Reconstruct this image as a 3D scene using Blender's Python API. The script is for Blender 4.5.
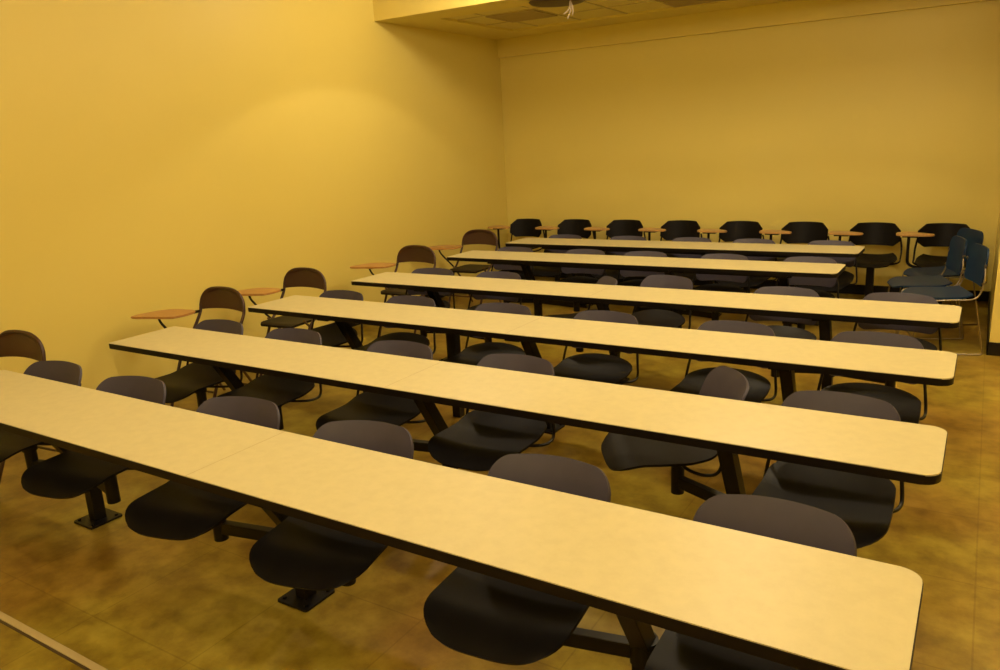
import bpy, bmesh, math, random
from math import pi, sin, cos, radians
from mathutils import Vector, Matrix
random.seed(7)
for o in list(bpy.data.objects): bpy.data.objects.remove(o, do_unlink=True)
scn = bpy.context.scene
COL = scn.collection

# ---------------------------------------------------------------- camera
CAM_H = 1.8016
pitch, roll, yaw = 0.24733, -0.05120, 0.56842
fw = Vector((-sin(yaw)*cos(pitch), cos(yaw)*cos(pitch), -sin(pitch)))
r0 = Vector((cos(yaw), sin(yaw), 0)); u0 = r0.cross(fw)
rr = cos(roll)*r0 + sin(roll)*u0; uu = -sin(roll)*r0 + cos(roll)*u0
cd = bpy.data.cameras.new('camera'); cam = bpy.data.objects.new('camera', cd); COL.objects.link(cam)
M = Matrix((rr, uu, -fw)).transposed().to_4x4(); M.translation = Vector((0, 0, CAM_H)); cam.matrix_world = M
cd.sensor_width = 36; cd.lens = 36*767.06/1000; cd.clip_start = 0.05; cd.clip_end = 100
scn.camera = cam

# ---------------------------------------------------------------- light and exposure
scn.view_settings.view_transform = 'Standard'; scn.view_settings.look = 'None'
scn.view_settings.gamma = 1; scn.view_settings.use_curve_mapping = False
scn.view_settings.exposure = 0.0
w = bpy.data.worlds.new('world'); scn.world = w; w.use_nodes = True
w.node_tree.nodes['Background'].inputs[0].default_value = (0.02, 0.014, 0.006, 1)
w.node_tree.nodes['Background'].inputs[1].default_value = 1.0
LIGHT = (1.0, 0.825, 0.62)
CEIL_FRONT = 3.52
LAMPS = [(x, y) for y in (5.8, 3.5, 1.2, -1.0) for x in ((-3.9, -1.4, 1.1) if y > 5 else (-3.1, -1.0, 1.1))]
ROW_BEAM = {5.8: 42, 3.5: 16, 1.2: 10, -1.0: 5}        # focused share of each recessed lamp
ROW_GLOW = {5.8: 64, 3.5: 42, 1.2: 22, -1.0: 62}       # open share that reaches the upper walls
for k, (x, y) in enumerate(LAMPS):
    left = x < -3
    l = bpy.data.lights.new('downlight_beam', 'SPOT'); l.color = LIGHT
    l.energy = ROW_BEAM[y]*(4.2 if left and 0 < y < 5 else 1.0)
    l.spot_size = radians(114); l.spot_blend = 0.10 if y > 5 else 0.7; l.shadow_soft_size = 0.07
    o = bpy.data.objects.new('downlight_beam', l); COL.objects.link(o); o.location = (x, y, CEIL_FRONT-0.03)
    l = bpy.data.lights.new('downlight_glow', 'POINT'); l.color = LIGHT; l.shadow_soft_size = 0.12
    l.energy = ROW_GLOW[y]*((0.46 if y > 5 else 0.25 if y > 0 else 0.5) if left else 1.2 if x < 0 else 0.72)
    o = bpy.data.objects.new('downlight_glow', l); COL.objects.link(o); o.location = (x, y, CEIL_FRONT-0.16)

# ---------------------------------------------------------------- materials
def newmat(name, base, rough=0.5, metal=0.0, spec=0.5):
    m = bpy.data.materials.new(name); m.use_nodes = True
    b = m.node_tree.nodes['Principled BSDF']
    b.inputs['Base Color'].default_value = (*base, 1); b.inputs['Roughness'].default_value = rough
    b.inputs['Metallic'].default_value = metal; b.inputs['Specular IOR Level'].default_value = spec
    return m, m.node_tree, b
def mottled(name, stops, scale, rough=0.5, detail=6, spec=0.5, bump=0.0, bscale=200, stretch=None, rrange=None):
    m, nt, b = newmat(name, stops[0][1], rough, 0, spec)
    N = nt.nodes; L = nt.links
    tc = N.new('ShaderNodeTexCoord'); mp = N.new('ShaderNodeMapping'); L.new(tc.outputs['Object'], mp.inputs[0])
    if stretch: mp.inputs['Scale'].default_value = stretch
    n = N.new('ShaderNodeTexNoise'); n.inputs['Scale'].default_value = scale; n.inputs['Detail'].default_value = detail
    n.inputs['Roughness'].default_value = 0.62
    L.new(mp.outputs[0], n.inputs['Vector'])
    r = N.new('ShaderNodeValToRGB'); L.new(n.outputs['Fac'], r.inputs[0])
    els = r.color_ramp.elements
    while len(els) < len(stops): els.new(0.5)
    for e, (p, c) in zip(els, stops): e.position = p; e.color = (*c, 1)
    L.new(r.outputs[0], b.inputs['Base Color'])
    if bump:
        n2 = N.new('ShaderNodeTexNoise'); n2.inputs['Scale'].default_value = bscale; n2.inputs['Detail'].default_value = 3
        L.new(mp.outputs[0], n2.inputs['Vector'])
        bp = N.new('ShaderNodeBump'); bp.inputs['Strength'].default_value = bump; bp.inputs['Distance'].default_value = 0.002
        L.new(n2.outputs['Fac'], bp.inputs['Height']); L.new(bp.outputs[0], b.inputs['Normal'])
    return m, nt, b, r
m_wall = mottled('yellow_wall_paint', [(0.3, (0.765, 0.635, 0.165)), (0.7, (0.775, 0.645, 0.172))], 1.5, 0.45, spec=0.35, bump=0.25, bscale=90)[0]
m_ceil = mottled('ceiling_paint', [(0.3, (0.76, 0.635, 0.17)), (0.7, (0.77, 0.645, 0.18))], 3, 0.8, bump=0.1)[0]
m_tile_ceiling = mottled('ceiling_tile', [(0.35, (0.70, 0.60, 0.20)), (0.65, (0.75, 0.65, 0.24))], 60, 0.9, bump=0.3)[0]
m_tbar = newmat('ceiling_grid_bar', (0.58, 0.49, 0.2), 0.6)[0]
m_base = newmat('black_vinyl_baseboard', (0.004, 0.003, 0.003), 0.45, 0, 0.3)[0]
m_lam = mottled('cream_laminate', [(0.35, (0.535, 0.475, 0.26)), (0.5, (0.555, 0.495, 0.272)), (0.65, (0.575, 0.51, 0.28))], 22, 0.42, detail=8, spec=0.45)[0]
m_edge = newmat('black_vinyl_edge', (0.0035, 0.002, 0.002), 0.45, 0, 0.25)[0]
m_seam = newmat('seam_line', (0.42, 0.34, 0.18), 0.6)[0]
m_blackmetal = newmat('black_painted_steel', (0.004, 0.003, 0.003), 0.42, 0, 0.3)[0]
m_shell = mottled('black_and_shaded_plastic', [(0.3, (0.007, 0.006, 0.006)), (0.7, (0.009, 0.008, 0.008))], 8, 0.45, spec=0.1, bump=0.1, bscale=400)[0]  # back-wall chairs black; swing-seat pans charcoal with table shade put into the colour
m_greyback = mottled('charcoal_plastic_back', [(0.3, (0.042, 0.037, 0.060)), (0.7, (0.050, 0.043, 0.070))], 8, 0.5, spec=0.4, bump=0.2, bscale=500)[0]
m_brown = newmat('brown_painted_steel', (0.050, 0.020, 0.015), 0.36)[0]
m_darkseat = newmat('dark_brown_seat', (0.008, 0.005, 0.004), 0.5, 0, 0.3)[0]
m_tan = newmat('tan_painted_steel', (0.16, 0.10, 0.05), 0.35, 0.4)[0]
m_wood = mottled('wood_tablet', [(0.3, (0.42, 0.20, 0.055)), (0.7, (0.52, 0.27, 0.08))], 9, 0.35, stretch=(1, 6, 1))[0]
m_woodlight = mottled('pale_wood_tablet', [(0.3, (0.48, 0.27, 0.09)), (0.7, (0.58, 0.34, 0.12))], 9, 0.35, stretch=(6, 1, 1))[0]
m_blue = newmat('dark_blue_plastic', (0.004, 0.026, 0.075), 0.42, 0, 0.3)[0]
m_chrome = newmat('chrome_rod', (0.34, 0.30, 0.24), 0.3, 1.0)[0]
m_vent = newmat('dark_vent_metal', (0.40, 0.31, 0.12), 0.6)[0]
m_ventdark = newmat('vent_cavity', (0.12, 0.085, 0.03), 0.8)[0]
m_fixture = newmat('dark_brown_fixture', (0.06, 0.03, 0.015), 0.5)[0]
m_cord = newmat('pale_cord', (0.55, 0.45, 0.3), 0.5)[0]
m_strip = newmat('metal_floor_strip', (0.50, 0.40, 0.20), 0.4)[0]
m_stripdark = newmat('dark_strip_lip', (0.06, 0.035, 0.015), 0.6)[0]
m_can = newmat('white_metal_trim', (0.7, 0.65, 0.5), 0.4)[0]

m_floor, nt, b, ramp = mottled('olive_vinyl_floor', [(0.28, (0.15, 0.090, 0.014)), (0.43, (0.23, 0.150, 0.021)), (0.54, (0.29, 0.20, 0.029)), (0.70, (0.37, 0.265, 0.047))], 7, 0.3, detail=12, spec=0.5)
N, L = nt.nodes, nt.links
tc = N.new('ShaderNodeTexCoord')
n3 = N.new('ShaderNodeTexNoise'); n3.inputs['Scale'].default_value = 1.1; n3.inputs['Detail'].default_value = 4
L.new(tc.outputs['Object'], n3.inputs['Vector'])
rb = N.new('ShaderNodeValToRGB'); rb.color_ramp.elements[0].position = 0.4; rb.color_ramp.elements[0].color = (0.92, 0.80, 0.76, 1)
rb.color_ramp.elements[1].position = 0.6; rb.color_ramp.elements[1].color = (1.04, 1.12, 0.92, 1)
L.new(n3.outputs['Fac'], rb.inputs[0])
mx = N.new('ShaderNodeMix'); mx.data_type = 'RGBA'; mx.blend_type = 'MULTIPLY'; mx.inputs[0].default_value = 1
L.new(ramp.outputs[0], mx.inputs[6]); L.new(rb.outputs[0], mx.inputs[7])
mp = N.new('ShaderNodeMapping'); mp.inputs['Location'].default_value = (-0.10, -0.2, 0); L.new(tc.outputs['Object'], mp.inputs[0])
br = N.new('ShaderNodeTexBrick'); br.offset = 0; br.inputs['Color1'].default_value = (1, 1, 1, 1); br.inputs['Color2'].default_value = (0.97, 0.97, 0.97, 1)
br.inputs['Mortar'].default_value = (0.80, 0.76, 0.72, 1); br.inputs['Scale'].default_value = 1; br.inputs['Mortar Size'].default_value = 0.0035
br.inputs['Brick Width'].default_value = 0.61; br.inputs['Row Height'].default_value = 0.61
L.new(mp.outputs[0], br.inputs['Vector'])
mx2 = N.new('ShaderNodeMix'); mx2.data_type = 'RGBA'; mx2.blend_type = 'MULTIPLY'; mx2.inputs[0].default_value = 1
L.new(mx.outputs[2], mx2.inputs[6]); L.new(br.outputs['Color'], mx2.inputs[7]); L.new(mx2.outputs[2], b.inputs['Base Color'])

# ---------------------------------------------------------------- helpers
def mesh_obj(name, bm, mats, parent=None, loc=(0, 0, 0), smooth=None):
    bmesh.ops.recalc_face_normals(bm, faces=bm.faces[:])
    me = bpy.data.meshes.new(name); bm.to_mesh(me); bm.free()
    for m in (mats if isinstance(mats, (list, tuple)) else [mats]): me.materials.append(m)
    if smooth:
        for p in me.polygons: p.use_smooth = True
        me.set_sharp_from_angle(angle=radians(smooth))
    o = bpy.data.objects.new(name, me); COL.objects.link(o); o.location = loc
    if parent: o.parent = parent
    return o
def thing(name, loc=(0, 0, 0), rz=0.0):
    o = bpy.data.objects.new(name, None); COL.objects.link(o); o.location = loc; o.rotation_euler = (0, 0, rz)
    o.empty_display_size = 0.1; return o
def tag(o, label, cat, group=None):
    o['label'] = label; o['category'] = cat
    if group: o['group'] = group
    return o
def struct(name, bm, m, smooth=None):
    o = mesh_obj(name, bm, m, smooth=smooth); o['kind'] = 'structure'; return o
def box(bm, x0, x1, y0, y1, z0, z1, mi=0, bevel=0.0, mat=None):
    vs = [bm.verts.new((x, y, z)) for x in (x0, x1) for y in (y0, y1) for z in (z0, z1)]
    F = [(0, 1, 3, 2), (4, 6, 7, 5), (0, 4, 5, 1), (2, 3, 7, 6), (0, 2, 6, 4), (1, 5, 7, 3)]
    fs = [bm.faces.new([vs[i] for i in f]) for f in F]
    for f in fs: f.material_index = mi
    if mat is not None:
        for v in vs: v.co = mat @ v.co
    if bevel:
        es = list({e for f in fs for e in f.edges})
        r = bmesh.ops.bevel(bm, geom=es, offset=bevel, segments=2, affect='EDGES', profile=0.6)
        for f in r['faces']: f.material_index = mi
def catmull(pts, n=6):
    P = [Vector(p) for p in pts]; out = []
    for i in range(len(P)-1):
        a = P[max(i-1, 0)]; b_ = P[i]; c = P[i+1]; d = P[min(i+2, len(P)-1)]
        for k in range(n):
            t = k/n
            out.append(0.5*((2*b_) + (c-a)*t + (2*a-5*b_+4*c-d)*t*t + (3*b_-a-3*c+d)*t**3))
    out.append(P[-1]); return out
def tube(bm, pts, r, seg=8, smooth=0, mi=0, closed=False, flat=None):
    P = catmull(pts, smooth) if smooth else [Vector(p) for p in pts]
    n = len(P); rings = []
    up = Vector((0, 0, 1)); prevn = None
    for i in range(n):
        if closed: t = P[(i+1) % n]-P[i-1]
        else: t = P[min(i+1, n-1)]-P[max(i-1, 0)]
        if t.length < 1e-9: t = Vector((0, 0, 1))
        t.normalize()
        if prevn is None:
            a = up if abs(t.dot(up)) < 0.9 else Vector((1, 0, 0))
            nn = t.cross(a).normalized()
        else: nn = (prevn - t*prevn.dot(t)).normalized()
        prevn = nn; bb = t.cross(nn)
        rings.append([bm.verts.new(P[i] + (nn*cos(2*pi*k/seg) + bb*sin(2*pi*k/seg))*r) for k in range(seg)])
    for i in range(n if closed else n-1):
        A, B = rings[i], rings[(i+1) % n]
        for k in range(seg):
            f = bm.faces.new((A[k], A[(k+1) % seg], B[(k+1) % seg], B[k])); f.material_index = mi
    if not closed:
        for R_ in (rings[0][::-1], rings[-1]):
            f = bm.faces.new(R_); f.material_index = mi
def prism(bm, outline, z0, z1, mi_top=0, mi_side=None, bevel=0):
    if mi_side is None: mi_side = mi_top
    lo = [bm.verts.new((x, y, z0)) for x, y in outline]; hi = [bm.verts.new((x, y, z1)) for x, y in outline]
    n = len(lo)
    ft = bm.faces.new(hi); ft.material_index = mi_top
    fb = bm.faces.new(lo[::-1]); fb.material_index = mi_side
    for i in range(n):
        f = bm.faces.new((lo[i], lo[(i+1) % n], hi[(i+1) % n], hi[i])); f.material_index = mi_side
    if bevel:
        es = list(ft.edges)+list(fb.edges)
        bmesh.ops.bevel(bm, geom=es, offset=bevel, segments=2, affect='EDGES')
def rrect(x0, x1, y0, y1, rads, seg=6):
    # rads: (x0y0, x1y0, x1y1, x0y1)
    out = []
    for (cx, cy, sx, sy, a0, r) in ((x0, y0, 1, 1, 180, rads[0]), (x1, y0, -1, 1, 270, rads[1]), (x1, y1, -1, -1, 0, rads[2]), (x0, y1, 1, -1, 90, rads[3])):
        if r <= 0: out.append((cx, cy)); continue
        for k in range(seg+1):
            a = radians(a0 + 90*k/seg); out.append((cx+sx*r + r*cos(a), cy+sy*r + r*sin(a)))
    return out
def surf(bm, fn, nu, nv, th, mi=0):
    """closed thin solid from fn(u,v) -> Vector, u,v in 0..1, thickness th along the local normal"""
    G = [[Vector(fn(i/nu, j/nv)) for j in range(nv+1)] for i in range(nu+1)]
    def nrm(i, j):
        a = G[min(i+1, nu)][j]-G[max(i-1, 0)][j]; b_ = G[i][min(j+1, nv)]-G[i][max(j-1, 0)]
        c = a.cross(b_); return c.normalized() if c.length > 1e-12 else Vector((0, 0, 1))
    T = [[bm.verts.new(G[i][j]) for j in range(nv+1)] for i in range(nu+1)]
    B = [[bm.verts.new(G[i][j]-nrm(i, j)*th) for j in range(nv+1)] for i in range(nu+1)]
    for i in range(nu):
        for j in range(nv):
            bm.faces.new((T[i][j], T[i+1][j], T[i+1][j+1], T[i][j+1]))
            bm.faces.new((B[i][j], B[i][j+1], B[i+1][j+1], B[i+1][j]))
    for j in range(nv):
        bm.faces.new((T[0][j], T[0][j+1], B[0][j+1], B[0][j])); bm.faces.new((T[nu][j+1], T[nu][j], B[nu][j], B[nu][j+1]))
    for i in range(nu):
        bm.faces.new((T[i+1][0], T[i][0], B[i][0], B[i+1][0])); bm.faces.new((T[i][nv], T[i+1][nv], B[i+1][nv], B[i][nv]))
def copy_tree(o, parent=None):
    c = o.copy(); COL.objects.link(c)
    if parent: c.parent = parent
    for ch in list(o.children):
        if not ch.name.startswith('swing_arm'): copy_tree(ch, c)
    return c

# ---------------------------------------------------------------- room
XL, XR, YB, YF = -5.5, 0.12, 8.95, -2.6
XR2 = 3.0; YP = 6.85
bm = bmesh.new(); box(bm, XL-0.15, XR2+0.15, YF-0.15, YB+0.15, -0.12, 0); struct('floor', bm, m_floor)
bm = bmesh.new(); box(bm, XL-0.15, XL, YF-0.15, YB+0.15, 0, 3.7); struct('wall_left', bm, m_wall)
bm = bmesh.new(); box(bm, XL, XR+0.2, YB, YB+0.15, 0, 3.7); struct('wall_back', bm, m_wall)
bm = bmesh.new(); box(bm, XR, XR2+0.15, YP, YB+0.15, 0, 3.7); struct('wall_right_rear', bm, m_wall)
bm = bmesh.new(); box(bm, XR2, XR2+0.15, YF, YP, 0, 3.7); struct('wall_right', bm, m_wall)
bm = bmesh.new(); box(bm, XL, XR2+0.15, YF-0.15, YF, 0, 3.7); struct('wall_front', bm, m_wall)
bm = bmesh.new(); box(bm, XL, XR2, YF, 6.52, CEIL_FRONT, 3.7); struct('ceiling', bm, m_ceil)
# lowered ceiling over the rear of the room: plaster border and a slightly recessed tiled field
ZC = 3.06; YBH = 6.52; TX0, TX1, TY0, TY1 = -4.98, -0.45, 6.95, 8.40
bm = bmesh.new()
box(bm, XL, XR, YBH, TY0, ZC, 3.7); box(bm, XL, XR, TY1, YB, ZC, 3.7)
box(bm, XL, TX0, TY0, TY1, ZC, 3.7); box(bm, TX1, XR, TY0, TY1, ZC, 3.7)
box(bm, XR, XR2, YBH, YP, ZC, 3.7)
struct('ceiling_rear', bm, m_ceil)
bm = bmesh.new(); box(bm, TX0, TX1, TY0, TY1, ZC+0.025, ZC+0.06); struct('ceiling_tiles', bm, m_tile_ceiling)
bm = bmesh.new()
x = -4.63
while x < TX1: box(bm, x-0.01, x+0.01, TY0, TY1, ZC+0.018, ZC+0.026); x += 0.56
for y in (7.28, 7.84): box(bm, TX0, TX1, y-0.01, y+0.01, ZC+0.017, ZC+0.0255)
struct('trim_1', bm, m_tbar)
bm = bmesh.new(); box(bm, XL, XR, YB-0.05, YB, 2.84, ZC); struct('trim_2', bm, m_wall)          # fascia along the back wall
for nm, (a, b_, c, d) in dict(baseboard_left=(XL, XL+0.012, YF, YB), baseboard_back=(XL, XR, YB-0.012, YB), baseboard_right_rear=(XR-0.012, XR, YP-0.012, YB),
                       baseboard_pillar=(XR-0.012, XR2, YP-0.012, YP), baseboard_right=(XR2-0.012, XR2, YF, YP)).items():
    bm = bmesh.new(); box(bm, a, b_, c, d, 0, 0.105, bevel=0.003); struct(nm, bm, m_base)
bm = bmesh.new(); box(bm, XL, XR2, 1.219, 1.248, 0, 0.006, bevel=0.002); struct('trim_3', bm, m_strip)
bm = bmesh.new(); box(bm, XL, XR2, 1.209, 1.219, 0, 0.003); struct('trim_4', bm, m_stripdark)

# downlight cans in the high front ceiling
def make_can():
    t = thing('recessed_downlight')
    bm = bmesh.new(); n = 24; prof = [(0.085, 0.0), (0.115, 0.0), (0.118, -0.006), (0.110, -0.012), (0.088, -0.010)]
    R_ = [[bm.verts.new((r*cos(2*pi*k/n), r*sin(2*pi*k/n), z)) for k in range(n)] for r, z in prof]
    for a in range(len(prof)):
        A, B = R_[a], R_[(a+1) % len(prof)]
        for k in range(n): bm.faces.new((A[k], A[(k+1) % n], B[(k+1) % n], B[k]))
    mesh_obj('trim_ring', bm, m_can, t, smooth=40)
    return t
can = make_can()
rown = ['nearest the rear bulkhead', 'over the second and third tables', 'over the front table', 'behind the camera position']
coln = ['left', 'middle', 'right']
for i, (x, y) in enumerate(LAMPS):
    o = can if i == 0 else copy_tree(can)
    o.location = (x, y, CEIL_FRONT)
    tag(o, 'recessed downlight in the high ceiling, %s column, %s' % (coln[i % 3], rown[i//3]), 'ceiling light', 'recessed downlights in the front ceiling')

# ---------------------------------------------------------------- ceiling fittings
def make_vent():
    t = thing('air_vent')
    bm = bmesh.new(); box(bm, -0.26, 0.26, -0.26, 0.26, 0.0, 0.006); mesh_obj('vent_cavity', bm, m_ventdark, t)
    bm = bmesh.new()
    for a in (-1, 1):
        box(bm, a*0.265-0.015, a*0.265+0.015, -0.28, 0.28, -0.010, 0.004); box(bm, -0.25, 0.25, a*0.265-0.015, a*0.265+0.015, -0.010, 0.004)
    mesh_obj('vent_frame', bm, m_vent, t)
    bm = bmesh.new()
    for k in range(9):
        x = -0.22+0.055*k
        box(bm, -0.25, 0.25, -0.014, 0.014, -0.001, 0.001, mat=Matrix.Translation((0, x, -0.004)) @ Matrix.Rotation(radians(-30), 4, 'X'))
    mesh_obj('louvre', bm, m_vent, t)
    return t
v1 = make_vent(); v1.location = (-4.35, 7.56, ZC+0.017); tag(v1, 'dark louvred square air vent in the ceiling near the rear left corner', 'vent', 'ceiling air vents')
v2 = copy_tree(v1); v2.location = (-2.67, 8.06, ZC+0.017); tag(v2, 'dark ceiling air vent cut off by the top edge, right of the round fixture', 'vent', 'ceiling air vents')
cf = thing('ceiling_fixture', (-3.54, 6.82, ZC+0.0)); tag(cf, 'dark brown round fixture hanging under the rear ceiling, loose cord ends below it', 'ceiling fixture')
bm = bmesh.new(); n = 32
prof = [(0.0, -0.01), (0.06, -0.01), (0.06, -0.015), (0.22, -0.018), (0.265, -0.027), (0.25, -0.040), (0.17, -0.050), (0.0, -0.055)]
R_ = [[bm.verts.new((max(r, 0.001)*cos(2*pi*k/n), max(r, 0.001)*sin(2*pi*k/n), z)) for k in range(n)] for r, z in prof]
for A, B in zip(R_, R_[1:]):
    for k in range(n): bm.faces.new((A[k], A[(k+1) % n], B[(k+1) % n], B[k]))
bm.faces.new(R_[0]); bm.faces.new(R_[-1])
mesh_obj('housing', bm, m_fixture, cf, smooth=35)
bm = bmesh.new(); box(bm, -0.05, 0.05, -0.05, 0.05, -0.025, 0.0); mesh_obj('mounting_plate', bm, m_fixture, cf)
for k, (dx, dz) in enumerate([(0.10, -0.16), (0.13, -0.20), (0.17, -0.17)]):
    bm = bmesh.new(); tube(bm, [(0.16, -0.05, -0.045), (0.15+0.02*k, -0.06, -0.12), (dx, -0.07+0.02*k, dz)], 0.006, 6, 4); mesh_obj('cord', bm, m_cord, cf, smooth=60)

# ---------------------------------------------------------------- tables
TOPZ = 0.737; TH = 0.028
ROWY = [1.476, 2.529, 3.590, 4.662, 5.996, 7.000]
ROWX = [(-4.43, -0.047), (-4.425, -0.043), (-4.43, -0.050), (-4.42, -0.064), (-4.40, -0.88), (-4.345, -0.87)]
LEGX = [[-3.77, -2.26, -0.77]]*4 + [[-3.66, -2.24, -1.30]]*2
rowlab = ['nearest the camera, its left end out of frame', 'second from the camera', 'third from the camera', 'fourth from the camera',
          'fifth from the camera', 'farthest from the camera, nearest the back wall']
def table_leg(parent, lx, y0):
    lg = bmesh.new()
    box(lg, lx-0.03, lx+0.03, y0+0.43, y0+0.49, 0.008, 0.31, bevel=0.003)
    # slanting upper member, bevelled joint
    a = Vector((lx, y0+0.46, 0.285)); c = Vector((lx, y0+0.225, 0.675)); d = (c-a); ln = d.length
    ang = math.atan2(-(d.y), d.z)
    box(lg, -0.03, 0.03, -0.03, 0.03, -0.015, ln, bevel=0.003, mat=Matrix.Translation(a) @ Matrix.Rotation(ang, 4, 'X'))
    l = mesh_obj('leg', lg, m_blackmetal, parent)
    b1 = bmesh.new(); prism(b1, rrect(lx-0.085, lx+0.085, y0+0.375, y0+0.545, (0.01,)*4, 3), 0.0, 0.010); mesh_obj('floor_plate', b1, m_blackmetal, l)
    for sx in (-1, 1):
        for sy in (-1, 1):
            b2 = bmesh.new()
            tube(b2, [(lx+sx*0.062, y0+0.46+sy*0.062, 0.009), (lx+sx*0.062, y0+0.46+sy*0.062, 0.018)], 0.009, 6); mesh_obj('bolt', b2, m_blackmetal, l)
    b3 = bmesh.new(); box(b3, lx-0.05, lx+0.05, y0+0.07, y0+0.39, 0.672, 0.706, bevel=0.004); mesh_obj('top_bracket', b3, m_blackmetal, l)
    b4 = bmesh.new()
    tube(b4, [(lx, y0+0.46, 0.225), (lx, y0+0.46, 0.305)], 0.045, 14); mesh_obj('pivot_collar', b4, m_blackmetal, l, smooth=40)
    return l
for i, y0 in enumerate(ROWY):
    x0, x1 = ROWX[i]
    t = thing('fixed_table', ((x0+x1)/2, y0+0.23, 0)); off = Vector(((x0+x1)/2, y0+0.23, 0))
    tag(t, 'long cream table with black edge, %s' % rowlab[i], 'table', 'long fixed classroom tables')
    def sh(o):
        o.location = -off; return o
    bm = bmesh.new()
    rr_ = 0.055
    prism(bm, rrect(x0, x1, y0, y0+0.457, (0.012, rr_, rr_, 0.012)), TOPZ-0.006, TOPZ, 0, 0); sh(mesh_obj('laminate_surface', bm, m_lam, t))
    bm = bmesh.new()
    o_ = rrect(x0-0.002, x1+0.002, y0-0.002, y0+0.459, (0.013, rr_+0.002, rr_+0.002, 0.013)); prism(bm, o_, TOPZ-0.034, TOPZ-0.003, 0, 0, 0.002)
    sh(mesh_obj('edge_band', bm, m_edge, t, smooth=30))
    sx = -2.26 if i < 4 else -2.2
    bm = bmesh.new(); box(bm, sx-0.0012, sx+0.0012, y0+0.001, y0+0.456, TOPZ-0.001, TOPZ+0.0003); sh(mesh_obj('seam', bm, m_seam, t))
    bm = bmesh.new(); box(bm, x0+0.35, x1-0.35, y0+0.18, y0+0.26, 0.655, 0.704, bevel=0.004); sh(mesh_obj('underframe_beam', bm, m_blackmetal, t))
    for lx in LEGX[i]:
        sh(table_leg(t, lx, y0))
    if i == 2:
        bm = bmesh.new(); box(bm, -2.95, -2.89, y0+0.38, y0+0.44, 0.0, 0.704, bevel=0.003); sh(mesh_obj('leg', bm, m_blackmetal, t))

# ---------------------------------------------------------------- swing seats
def outlined(s, hw, z0, z1, rt, rb_, top_arch=0.0, bot_arch=0.0, chamfer=False):
    """height range of a panel at across-position s: rounded (or chamfered) corners of size rt above, rb_ below"""
    x = abs(s)*hw
    def drop(r):
        d = x-(hw-r)
        if d <= 0: return 0
        return (d*0.95 if chamfer else r-math.sqrt(max(0, r*r-d*d)))
    return z0+drop(rb_)+bot_arch*s*s, z1-drop(rt)-top_arch*s*s
def spread(u): return math.sin((u-0.5)*pi*0.999)/math.sin(pi/2*0.999)
def seat_pan_fn(u, v):
    # u across, v 0 front .. 1 rear ; origin at the post
    s = u*2-1
    if v < 0.32: hw = 0.236 - 0.070*(1-v/0.32)**3.2
    else: hw = 0.236 - 0.008*((v-0.32)/0.68)**2
    if v > 0.84: hw -= 0.050*((v-0.84)/0.16)**2.2
    x = s*hw
    y = -0.335 + 0.495*v + 0.022*s**4*(1-v)**5 - 0.020*s**4*v**4
    z = 0.444 - 0.052*max(0, (0.30-v)/0.30)**2 + 0.068*max(0, (v-0.60)/0.40)**1.8*(1-0.35*s*s)
    z += 0.014*abs(s)**2.4*(1-v) - 0.008*(1-s*s)*math.exp(-((v-0.55)/0.25)**2)
    return (x, y, z)
def back_fn(u, v):
    s = spread(u)
    za, zb = outlined(s, 0.224, 0.530, 0.750, 0.070, 0.05, 0.012, -0.004)
    z = za+(zb-za)*v; h = (z-0.535)/0.22
    return (s*0.224, 0.205+0.085*h-0.058*s*s*(1-0.2*h)-0.012*sin(pi*min(1, max(0, h))), z)
def make_swing_seat():
    t = thing('swing_seat')
    bm = bmesh.new(); surf(bm, seat_pan_fn, 24, 22, 0.010); mesh_obj('seat', bm, m_shell, t, smooth=50)  # pan colour carries the shade under the tabletop
    bm = bmesh.new(); surf(bm, lambda u, v: back_fn(1-u, v), 28, 12, 0.012); mesh_obj('backrest', bm, m_greyback, t, smooth=50)
    for s in (-1, 1):
        bm = bmesh.new()
        tube(bm, [(s*0.05, -0.02, 0.394), (s*0.15, -0.01, 0.398), (s*0.205, 0.01, 0.398), (s*0.238, 0.05, 0.395), (s*0.250, 0.095, 0.400), (s*0.250, 0.118, 0.425), (s*0.245, 0.128, 0.47), (s*0.232, 0.155, 0.56), (s*0.215, 0.185, 0.63), (s*0.195, 0.212, 0.66)], 0.0075, 8, 5)
        mesh_obj('side_rod', bm, m_blackmetal, t, smooth=60)
    bm = bmesh.new(); prism(bm, rrect(-0.09, 0.09, -0.09, 0.09, (0.02,)*4, 4), 0.386, 0.408, bevel=0.003)
    tube(bm, [(0, 0, 0.345), (0, 0, 0.365), (0, 0, 0.385)], 0.038, 16)
    mesh_obj('swivel_plate', bm, m_blackmetal, t, smooth=40)
    bm = bmesh.new(); tube(bm, [(0, 0, 0.205), (0, 0, 0.36)], 0.030, 16); mesh_obj('post', bm, m_blackmetal, t, smooth=40)
    return t
proto = make_swing_seat()
first = [True]
def lookup_leg(i, x):
    return min(LEGX[i], key=lambda l: abs(l-x))
place = {0: ['leftmost of its row, by the wall', 'second from left in its row', 'third from left in its row', 'fourth from left in its row', 'fifth from left in its row', 'rightmost of its row, by the aisle'],}
tabn = ['front table', 'second table', 'third table', 'fourth table', 'fifth table', 'farthest table']
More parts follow.
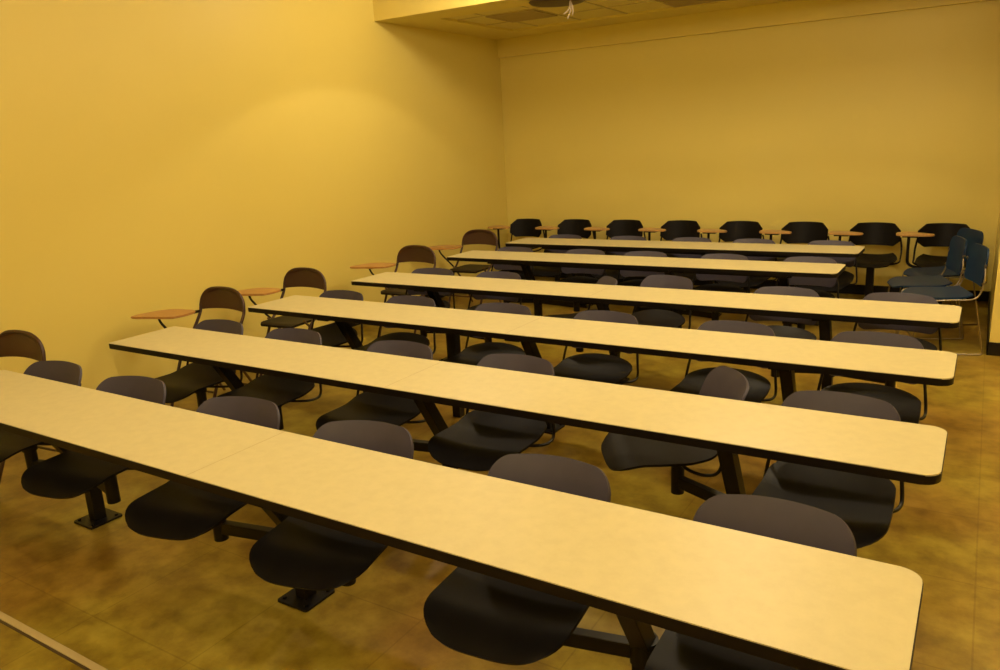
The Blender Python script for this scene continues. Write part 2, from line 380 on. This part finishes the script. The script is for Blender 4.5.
def place_seat(i, px, py, deg, posword, extra=''):
    t = proto if first[0] else copy_tree(proto); first[0] = False
    t.location = (px, py, 0); t.rotation_euler = (0, 0, radians(deg))
    # arm from the post to the table leg, a box bar in the seat's own frame
    lx = lookup_leg(i, px); ly = ROWY[i]+0.46
    d = Vector((lx-px, ly-py, 0)); ln = d.length; a = math.atan2(d.y, d.x) - radians(deg)
    bm = bmesh.new(); box(bm, 0.02, ln-0.028, -0.02, 0.02, 0.238, 0.288, bevel=0.004, mat=Matrix.Rotation(a, 4, 'Z'))
    mesh_obj('swing_arm', bm, m_blackmetal, t)
    tag(t, 'shade-darkened seat with charcoal back at the %s, %s%s' % (tabn[i], posword, extra), 'seat', 'swing seats fixed to the long tables')
P6 = ['leftmost of six', 'second from left', 'third from left', 'fourth from left', 'fifth from left', 'rightmost of six']
P5 = ['leftmost of five', 'second from left', 'middle of five', 'fourth from left', 'rightmost of five']
SEATS = {
 0: [(-4.17, 9), (-3.45, 12), (-2.66, 13), (-1.93, 14), (-1.14, 6), (-0.425, 3)],
 1: [(-4.15, 4), (-3.46, 6), (-2.64, 5), (-1.91, 2), None, (-0.42, 0)],
 2: [(-4.08, 3), (-3.41, 3), (-2.64, 2), (-1.91, 0), (-1.12, 0), (-0.41, 0)],
 3: [(-4.00, 8), (-3.34, 3), None, None, (-1.08, 0), (-0.40, 0)],
 4: [(-3.98, 2), (-3.20, 2), (-2.59, 2), (-1.88, 0), (-1.18, 0)],
 5: [(-3.93, 2), (-3.18, 2), (-2.49, 2), (-1.88, 0), (-1.18, 0)],
}
for i, row in SEATS.items():
    for k, s in enumerate(row):
        w_ = (P6 if len(row) == 6 else P5)[k]
        if s is None: continue
        place_seat(i, s[0], ROWY[i]+0.385, s[1], w_)
place_seat(1, -1.08, 3.13, -57, P6[4], ', facing left')
place_seat(3, -2.55, 5.12, -52, P6[2], ', turned left')
place_seat(3, -2.02, 5.25, -12, P6[3], ', pulled back')

# ---------------------------------------------------------------- folding chairs with tablet arm along the left wall
def make_folding():
    t = thing('folding_tablet_chair')
    # backrest panel between the uprights
    def bf(u, v):
        s = u*2-1
        hw = 0.213 if v < 0.3 else 0.213*(math.sqrt(max(0.0, 1-((v-0.3)/0.7)**2))*0.52+0.48)
        z = 0.675+0.012*(1-s*s)+ (0.152-0.012*(1-s*s))*v + 0.008*(1-s*s)*v
        y = 0.185 + 0.10*(z-0.675) + 0.022*(1-s*s)
        return (-s*hw, y, z)
    bm = bmesh.new(); surf(bm, bf, 16, 10, 0.004); mesh_obj('backrest', bm, m_brown, t, smooth=50)
    bm = bmesh.new()
    A = [(-0.205, -0.235, 0.0), (-0.215, -0.06, 0.38), (-0.225, 0.06, 0.50), (-0.226, 0.165, 0.64), (-0.224, 0.188, 0.715), (-0.210, 0.197, 0.765), (-0.175, 0.203, 0.806), (-0.120, 0.207, 0.832), (-0.06, 0.209, 0.841), (0, 0.21, 0.843)]
    A = A + [(-x, y, z) for x, y, z in A[-2::-1]]
    tube(bm, A, 0.0115, 10, 5); mesh_obj('front_frame', bm, m_brown, t, smooth=60)
    for s in (-1, 1):
        bm = bmesh.new(); tube(bm, [(s*0.195, -0.08, 0.47), (s*0.195, 0.10, 0.28), (s*0.195, 0.27, 0.0)], 0.0105, 8, 4); mesh_obj('rear_leg', bm, m_tan, t, smooth=60)
    for a, y, z in ((0.195, 0.21, 0.10), (0.212, -0.16, 0.16)):
        bm = bmesh.new(); tube(bm, [(-a, y, z), (a, y, z)], 0.008, 8); mesh_obj('cross_bar', bm, m_brown, t, smooth=60)
    def sf(u, v):
        s = u*2-1; hw = 0.195 - 0.02*v
        if v < 0.15: hw -= 0.03*((0.15-v)/0.15)**2
        if v > 0.85: hw -= 0.03*((v-0.85)/0.15)**2
        return (s*hw, -0.20+0.39*v, 0.458-0.008*(1-s*s)*sin(pi*v)-0.012*max(0, (0.12-v)/0.12)**2)
    bm = bmesh.new(); surf(bm, sf, 12, 12, 0.018); mesh_obj('seat', bm, m_darkseat, t, smooth=50)
    # tablet
    out = catmull([(-0.17, -0.13, 0), (-0.24, -0.155, 0), (-0.40, -0.19, 0), (-0.56, -0.225, 0), (-0.615, -0.20, 0), (-0.60, -0.10, 0), (-0.55, 0.02, 0), (-0.44, 0.08, 0), (-0.32, 0.09, 0), (-0.22, 0.09, 0), (-0.165, 0.05, 0), (-0.15, -0.04, 0), (-0.17, -0.13, 0)], 4)[:-1]
    bm = bmesh.new(); prism(bm, [(p.x*0.82-0.01, p.y) for p in out], 0.672, 0.688, bevel=0.004); mesh_obj('tablet_arm', bm, m_wood, t, smooth=40)
    bm = bmesh.new(); tube(bm, [(-0.225, -0.02, 0.455), (-0.25, -0.05, 0.50), (-0.34, -0.09, 0.61), (-0.37, -0.09, 0.668)], 0.009, 8, 4)
    box(bm, -0.42, -0.30, -0.13, -0.05, 0.660, 0.673)
    tube(bm, [(-0.228, 0.175, 0.66), (-0.225, 0.12, 0.664), (-0.22, 0.04, 0.664)], 0.011, 8, 3)
    box(bm, -0.245, -0.175, -0.02, 0.10, 0.664, 0.673)
    mesh_obj('tablet_bracket', bm, m_blackmetal, t, smooth=50)
    return t
fproto = make_folding()
FOLD = [(-4.80, 2.02, 6, 'by the left end of the front table'), (-4.77, 3.46, 4, 'behind the left end of the second table'), (-4.80, 4.33, 4, 'behind the left end of the third table'),
        (-4.70, 5.72, 2, 'behind the left end of the fourth table'), (-4.78, 6.98, 2, 'behind the left end of the fifth table')]
for k, (x, y, a, wl) in enumerate(FOLD):
    o = fproto if k == 0 else copy_tree(fproto)
    o.location = (x, y, 0); o.rotation_euler = (0, 0, radians(a))
    tag(o, 'brown folding chair with wooden tablet arm, %s' % wl, 'chair', 'folding tablet chairs along the left wall')

# ---------------------------------------------------------------- tablet-arm chairs along the back wall
def make_backchair():
    t = thing('tablet_arm_chair')
    def bf(u, v):
        s = u*2-1
        za, zb = outlined(s, 0.236, 0.575, 0.800, 0.066, 0.06, 0.003, -0.003, True)
        x = -s*0.236; z = za+(zb-za)*v
        y = 0.225 + 0.05*(z-0.575)/0.23 - 0.105*s*s
        return (x, y, z)
    bm = bmesh.new(); surf(bm, bf, 22, 12, 0.014); mesh_obj('backrest', bm, m_shell, t, smooth=50)
    def sf(u, v):
        s = u*2-1
        hw = 0.17+0.055*sin(min(1, v/0.35)*pi/2) - (0.05*((v-0.7)/0.3)**2 if v > 0.7 else 0)
        return (s*hw, -0.23+0.43*v, 0.448-0.03*max(0, (0.3-v)/0.3)**2+0.035*max(0, (v-0.6)/0.4)**2+0.02*abs(s)**2.4-0.012*(1-s*s)*sin(pi*v))
    bm = bmesh.new(); surf(bm, sf, 16, 14, 0.012); mesh_obj('seat', bm, m_shell, t, smooth=50)
    for s in (-1, 1):
        bm = bmesh.new(); tube(bm, [(s*0.06, 0.0, 0.41), (s*0.18, 0.0, 0.415), (s*0.245, 0.05, 0.43), (s*0.25, 0.14, 0.46), (s*0.25, 0.19, 0.55), (s*0.232, 0.195, 0.66)], 0.009, 8, 5); mesh_obj('side_rod', bm, m_blackmetal, t, smooth=60)
    bm = bmesh.new(); box(bm, -0.035, 0.035, -0.035, 0.035, 0.01, 0.40, bevel=0.004); box(bm, -0.11, 0.11, -0.08, 0.08, 0.392, 0.422, bevel=0.004); mesh_obj('pedestal', bm, m_blackmetal, t)
    bm = bmesh.new(); prism(bm, rrect(-0.13, 0.13, -0.13, 0.13, (0.02,)*4, 4), 0.0, 0.012); mesh_obj('floor_plate', bm, m_blackmetal, t)
    bm = bmesh.new(); tube(bm, [(-0.08, -0.02, 0.40), (-0.22, -0.04, 0.405), (-0.285, -0.05, 0.44), (-0.295, -0.055, 0.52), (-0.295, -0.055, 0.705)], 0.014, 10, 5)
    box(bm, -0.35, -0.21, -0.10, 0.0, 0.698, 0.722, bevel=0.003); mesh_obj('tablet_post', bm, m_blackmetal, t, smooth=50)
    out = catmull([(-0.40, -0.19, 0), (-0.30, -0.205, 0), (-0.15, -0.20, 0), (-0.06, -0.18, 0), (-0.045, -0.11, 0), (-0.10, -0.04, 0), (-0.20, 0.03, 0), (-0.32, 0.08, 0), (-0.41, 0.06, 0), (-0.43, -0.03, 0), (-0.425, -0.13, 0), (-0.40, -0.19, 0)], 4)[:-1]
    bm = bmesh.new(); prism(bm, [(p.x*0.86-0.035, p.y*0.75-0.03) for p in out], 0.722, 0.738, bevel=0.004); mesh_obj('tablet_arm', bm, m_woodlight, t, smooth=40)
    return t
bproto = make_backchair()
BX = [-5.03, -4.33, -3.66, -2.97, -2.28, -1.61, -0.93, -0.31]
ordn = ['leftmost, in the room corner', 'second from left', 'third from left', 'fourth from left', 'fifth from left', 'sixth from left', 'seventh from left', 'rightmost, behind the blue chairs']
for k, x in enumerate(BX):
    o = bproto if k == 0 else copy_tree(bproto)
    o.location = (x, 8.48, 0)
    tag(o, 'black chair with wooden tablet arm along the back wall, %s' % ordn[k], 'chair', 'tablet chairs along the back wall')

# ---------------------------------------------------------------- blue sled-base chairs in the rear right corner
def make_blue():
    t = thing('sled_base_chair')   # faces local -Y
    def bf(u, v):
        s = spread(u)
        za, zb = outlined(s, 0.215, 0.53, 0.825, 0.07, 0.04, 0.006, 0.0)
        z = za+(zb-za)*v
        return (-s*0.215, 0.240+0.025*(z-0.53)/0.29-0.02*s*s, z)
    bm = bmesh.new(); surf(bm, bf, 16, 14, 0.014); mesh_obj('backrest', bm, m_blue, t, smooth=50)
    def sf(u, v):
        s = u*2-1; hw = 0.11+0.11*sin(min(1, v/0.3)*pi/2)**0.7 - (0.04*((v-0.75)/0.25)**2 if v > 0.75 else 0)
        return (s*hw, -0.27+0.44*v, 0.455-0.03*max(0, (0.25-v)/0.25)**2+0.02*max(0, (v-0.7)/0.3)**2-0.010*(1-s*s)*sin(pi*v))
    bm = bmesh.new(); surf(bm, sf, 16, 14, 0.014); mesh_obj('seat', bm, m_blue, t, smooth=50)
    for s in (-1, 1):
        bm = bmesh.new()
        tube(bm, [(s*0.20, 0.225, 0.70), (s*0.225, 0.225, 0.62), (s*0.235, 0.205, 0.50), (s*0.235, 0.16, 0.445), (s*0.225, 0.05, 0.435), (s*0.225, -0.12, 0.43), (s*0.225, -0.19, 0.425), (s*0.235, -0.22, 0.37), (s*0.24, -0.24, 0.03), (s*0.24, -0.225, 0.008), (s*0.24, -0.18, 0.0065),
                  (s*0.24, 0.20, 0.0065), (s*0.24, 0.245, 0.012), (s*0.238, 0.25, 0.05), (s*0.226, 0.18, 0.42)], 0.0065, 8, 5)
        mesh_obj('sled_frame', bm, m_chrome, t, smooth=60)
        bm = bmesh.new(); tube(bm, [(s*0.196, 0.235, 0.70), (s*0.222, 0.222, 0.70)], 0.010, 10); mesh_obj('frame_bolt', bm, m_chrome, t, smooth=60)
        bm = bmesh.new(); tube(bm, [(s*0.205, 0.240, 0.57), (s*0.24, 0.212, 0.565)], 0.010, 10); mesh_obj('frame_bolt', bm, m_chrome, t, smooth=60)
    for a, y, z in ((0.225, -0.12, 0.428), (0.225, 0.12, 0.434), (0.24, -0.10, 0.0075)):
        bm = bmesh.new(); tube(bm, [(-a, y, z), (a, y, z)], 0.006, 8); mesh_obj('cross_rod', bm, m_chrome, t, smooth=60)
    return t
sproto = make_blue()
BL = [(-0.235, 6.97, 'nearest of the three', -73), (-0.39, 7.43, 'middle of the three', -74), (-0.30, 7.96, 'farthest of the three', -62)]
for k, (x, y, wl, dg) in enumerate(BL):
    o = sproto if k == 0 else copy_tree(sproto)
    o.location = (x, y, 0); o.rotation_euler = (0, 0, radians(dg))
    tag(o, 'blue chair with chrome sled base in the rear right corner, %s' % wl, 'chair', 'blue sled-base chairs')
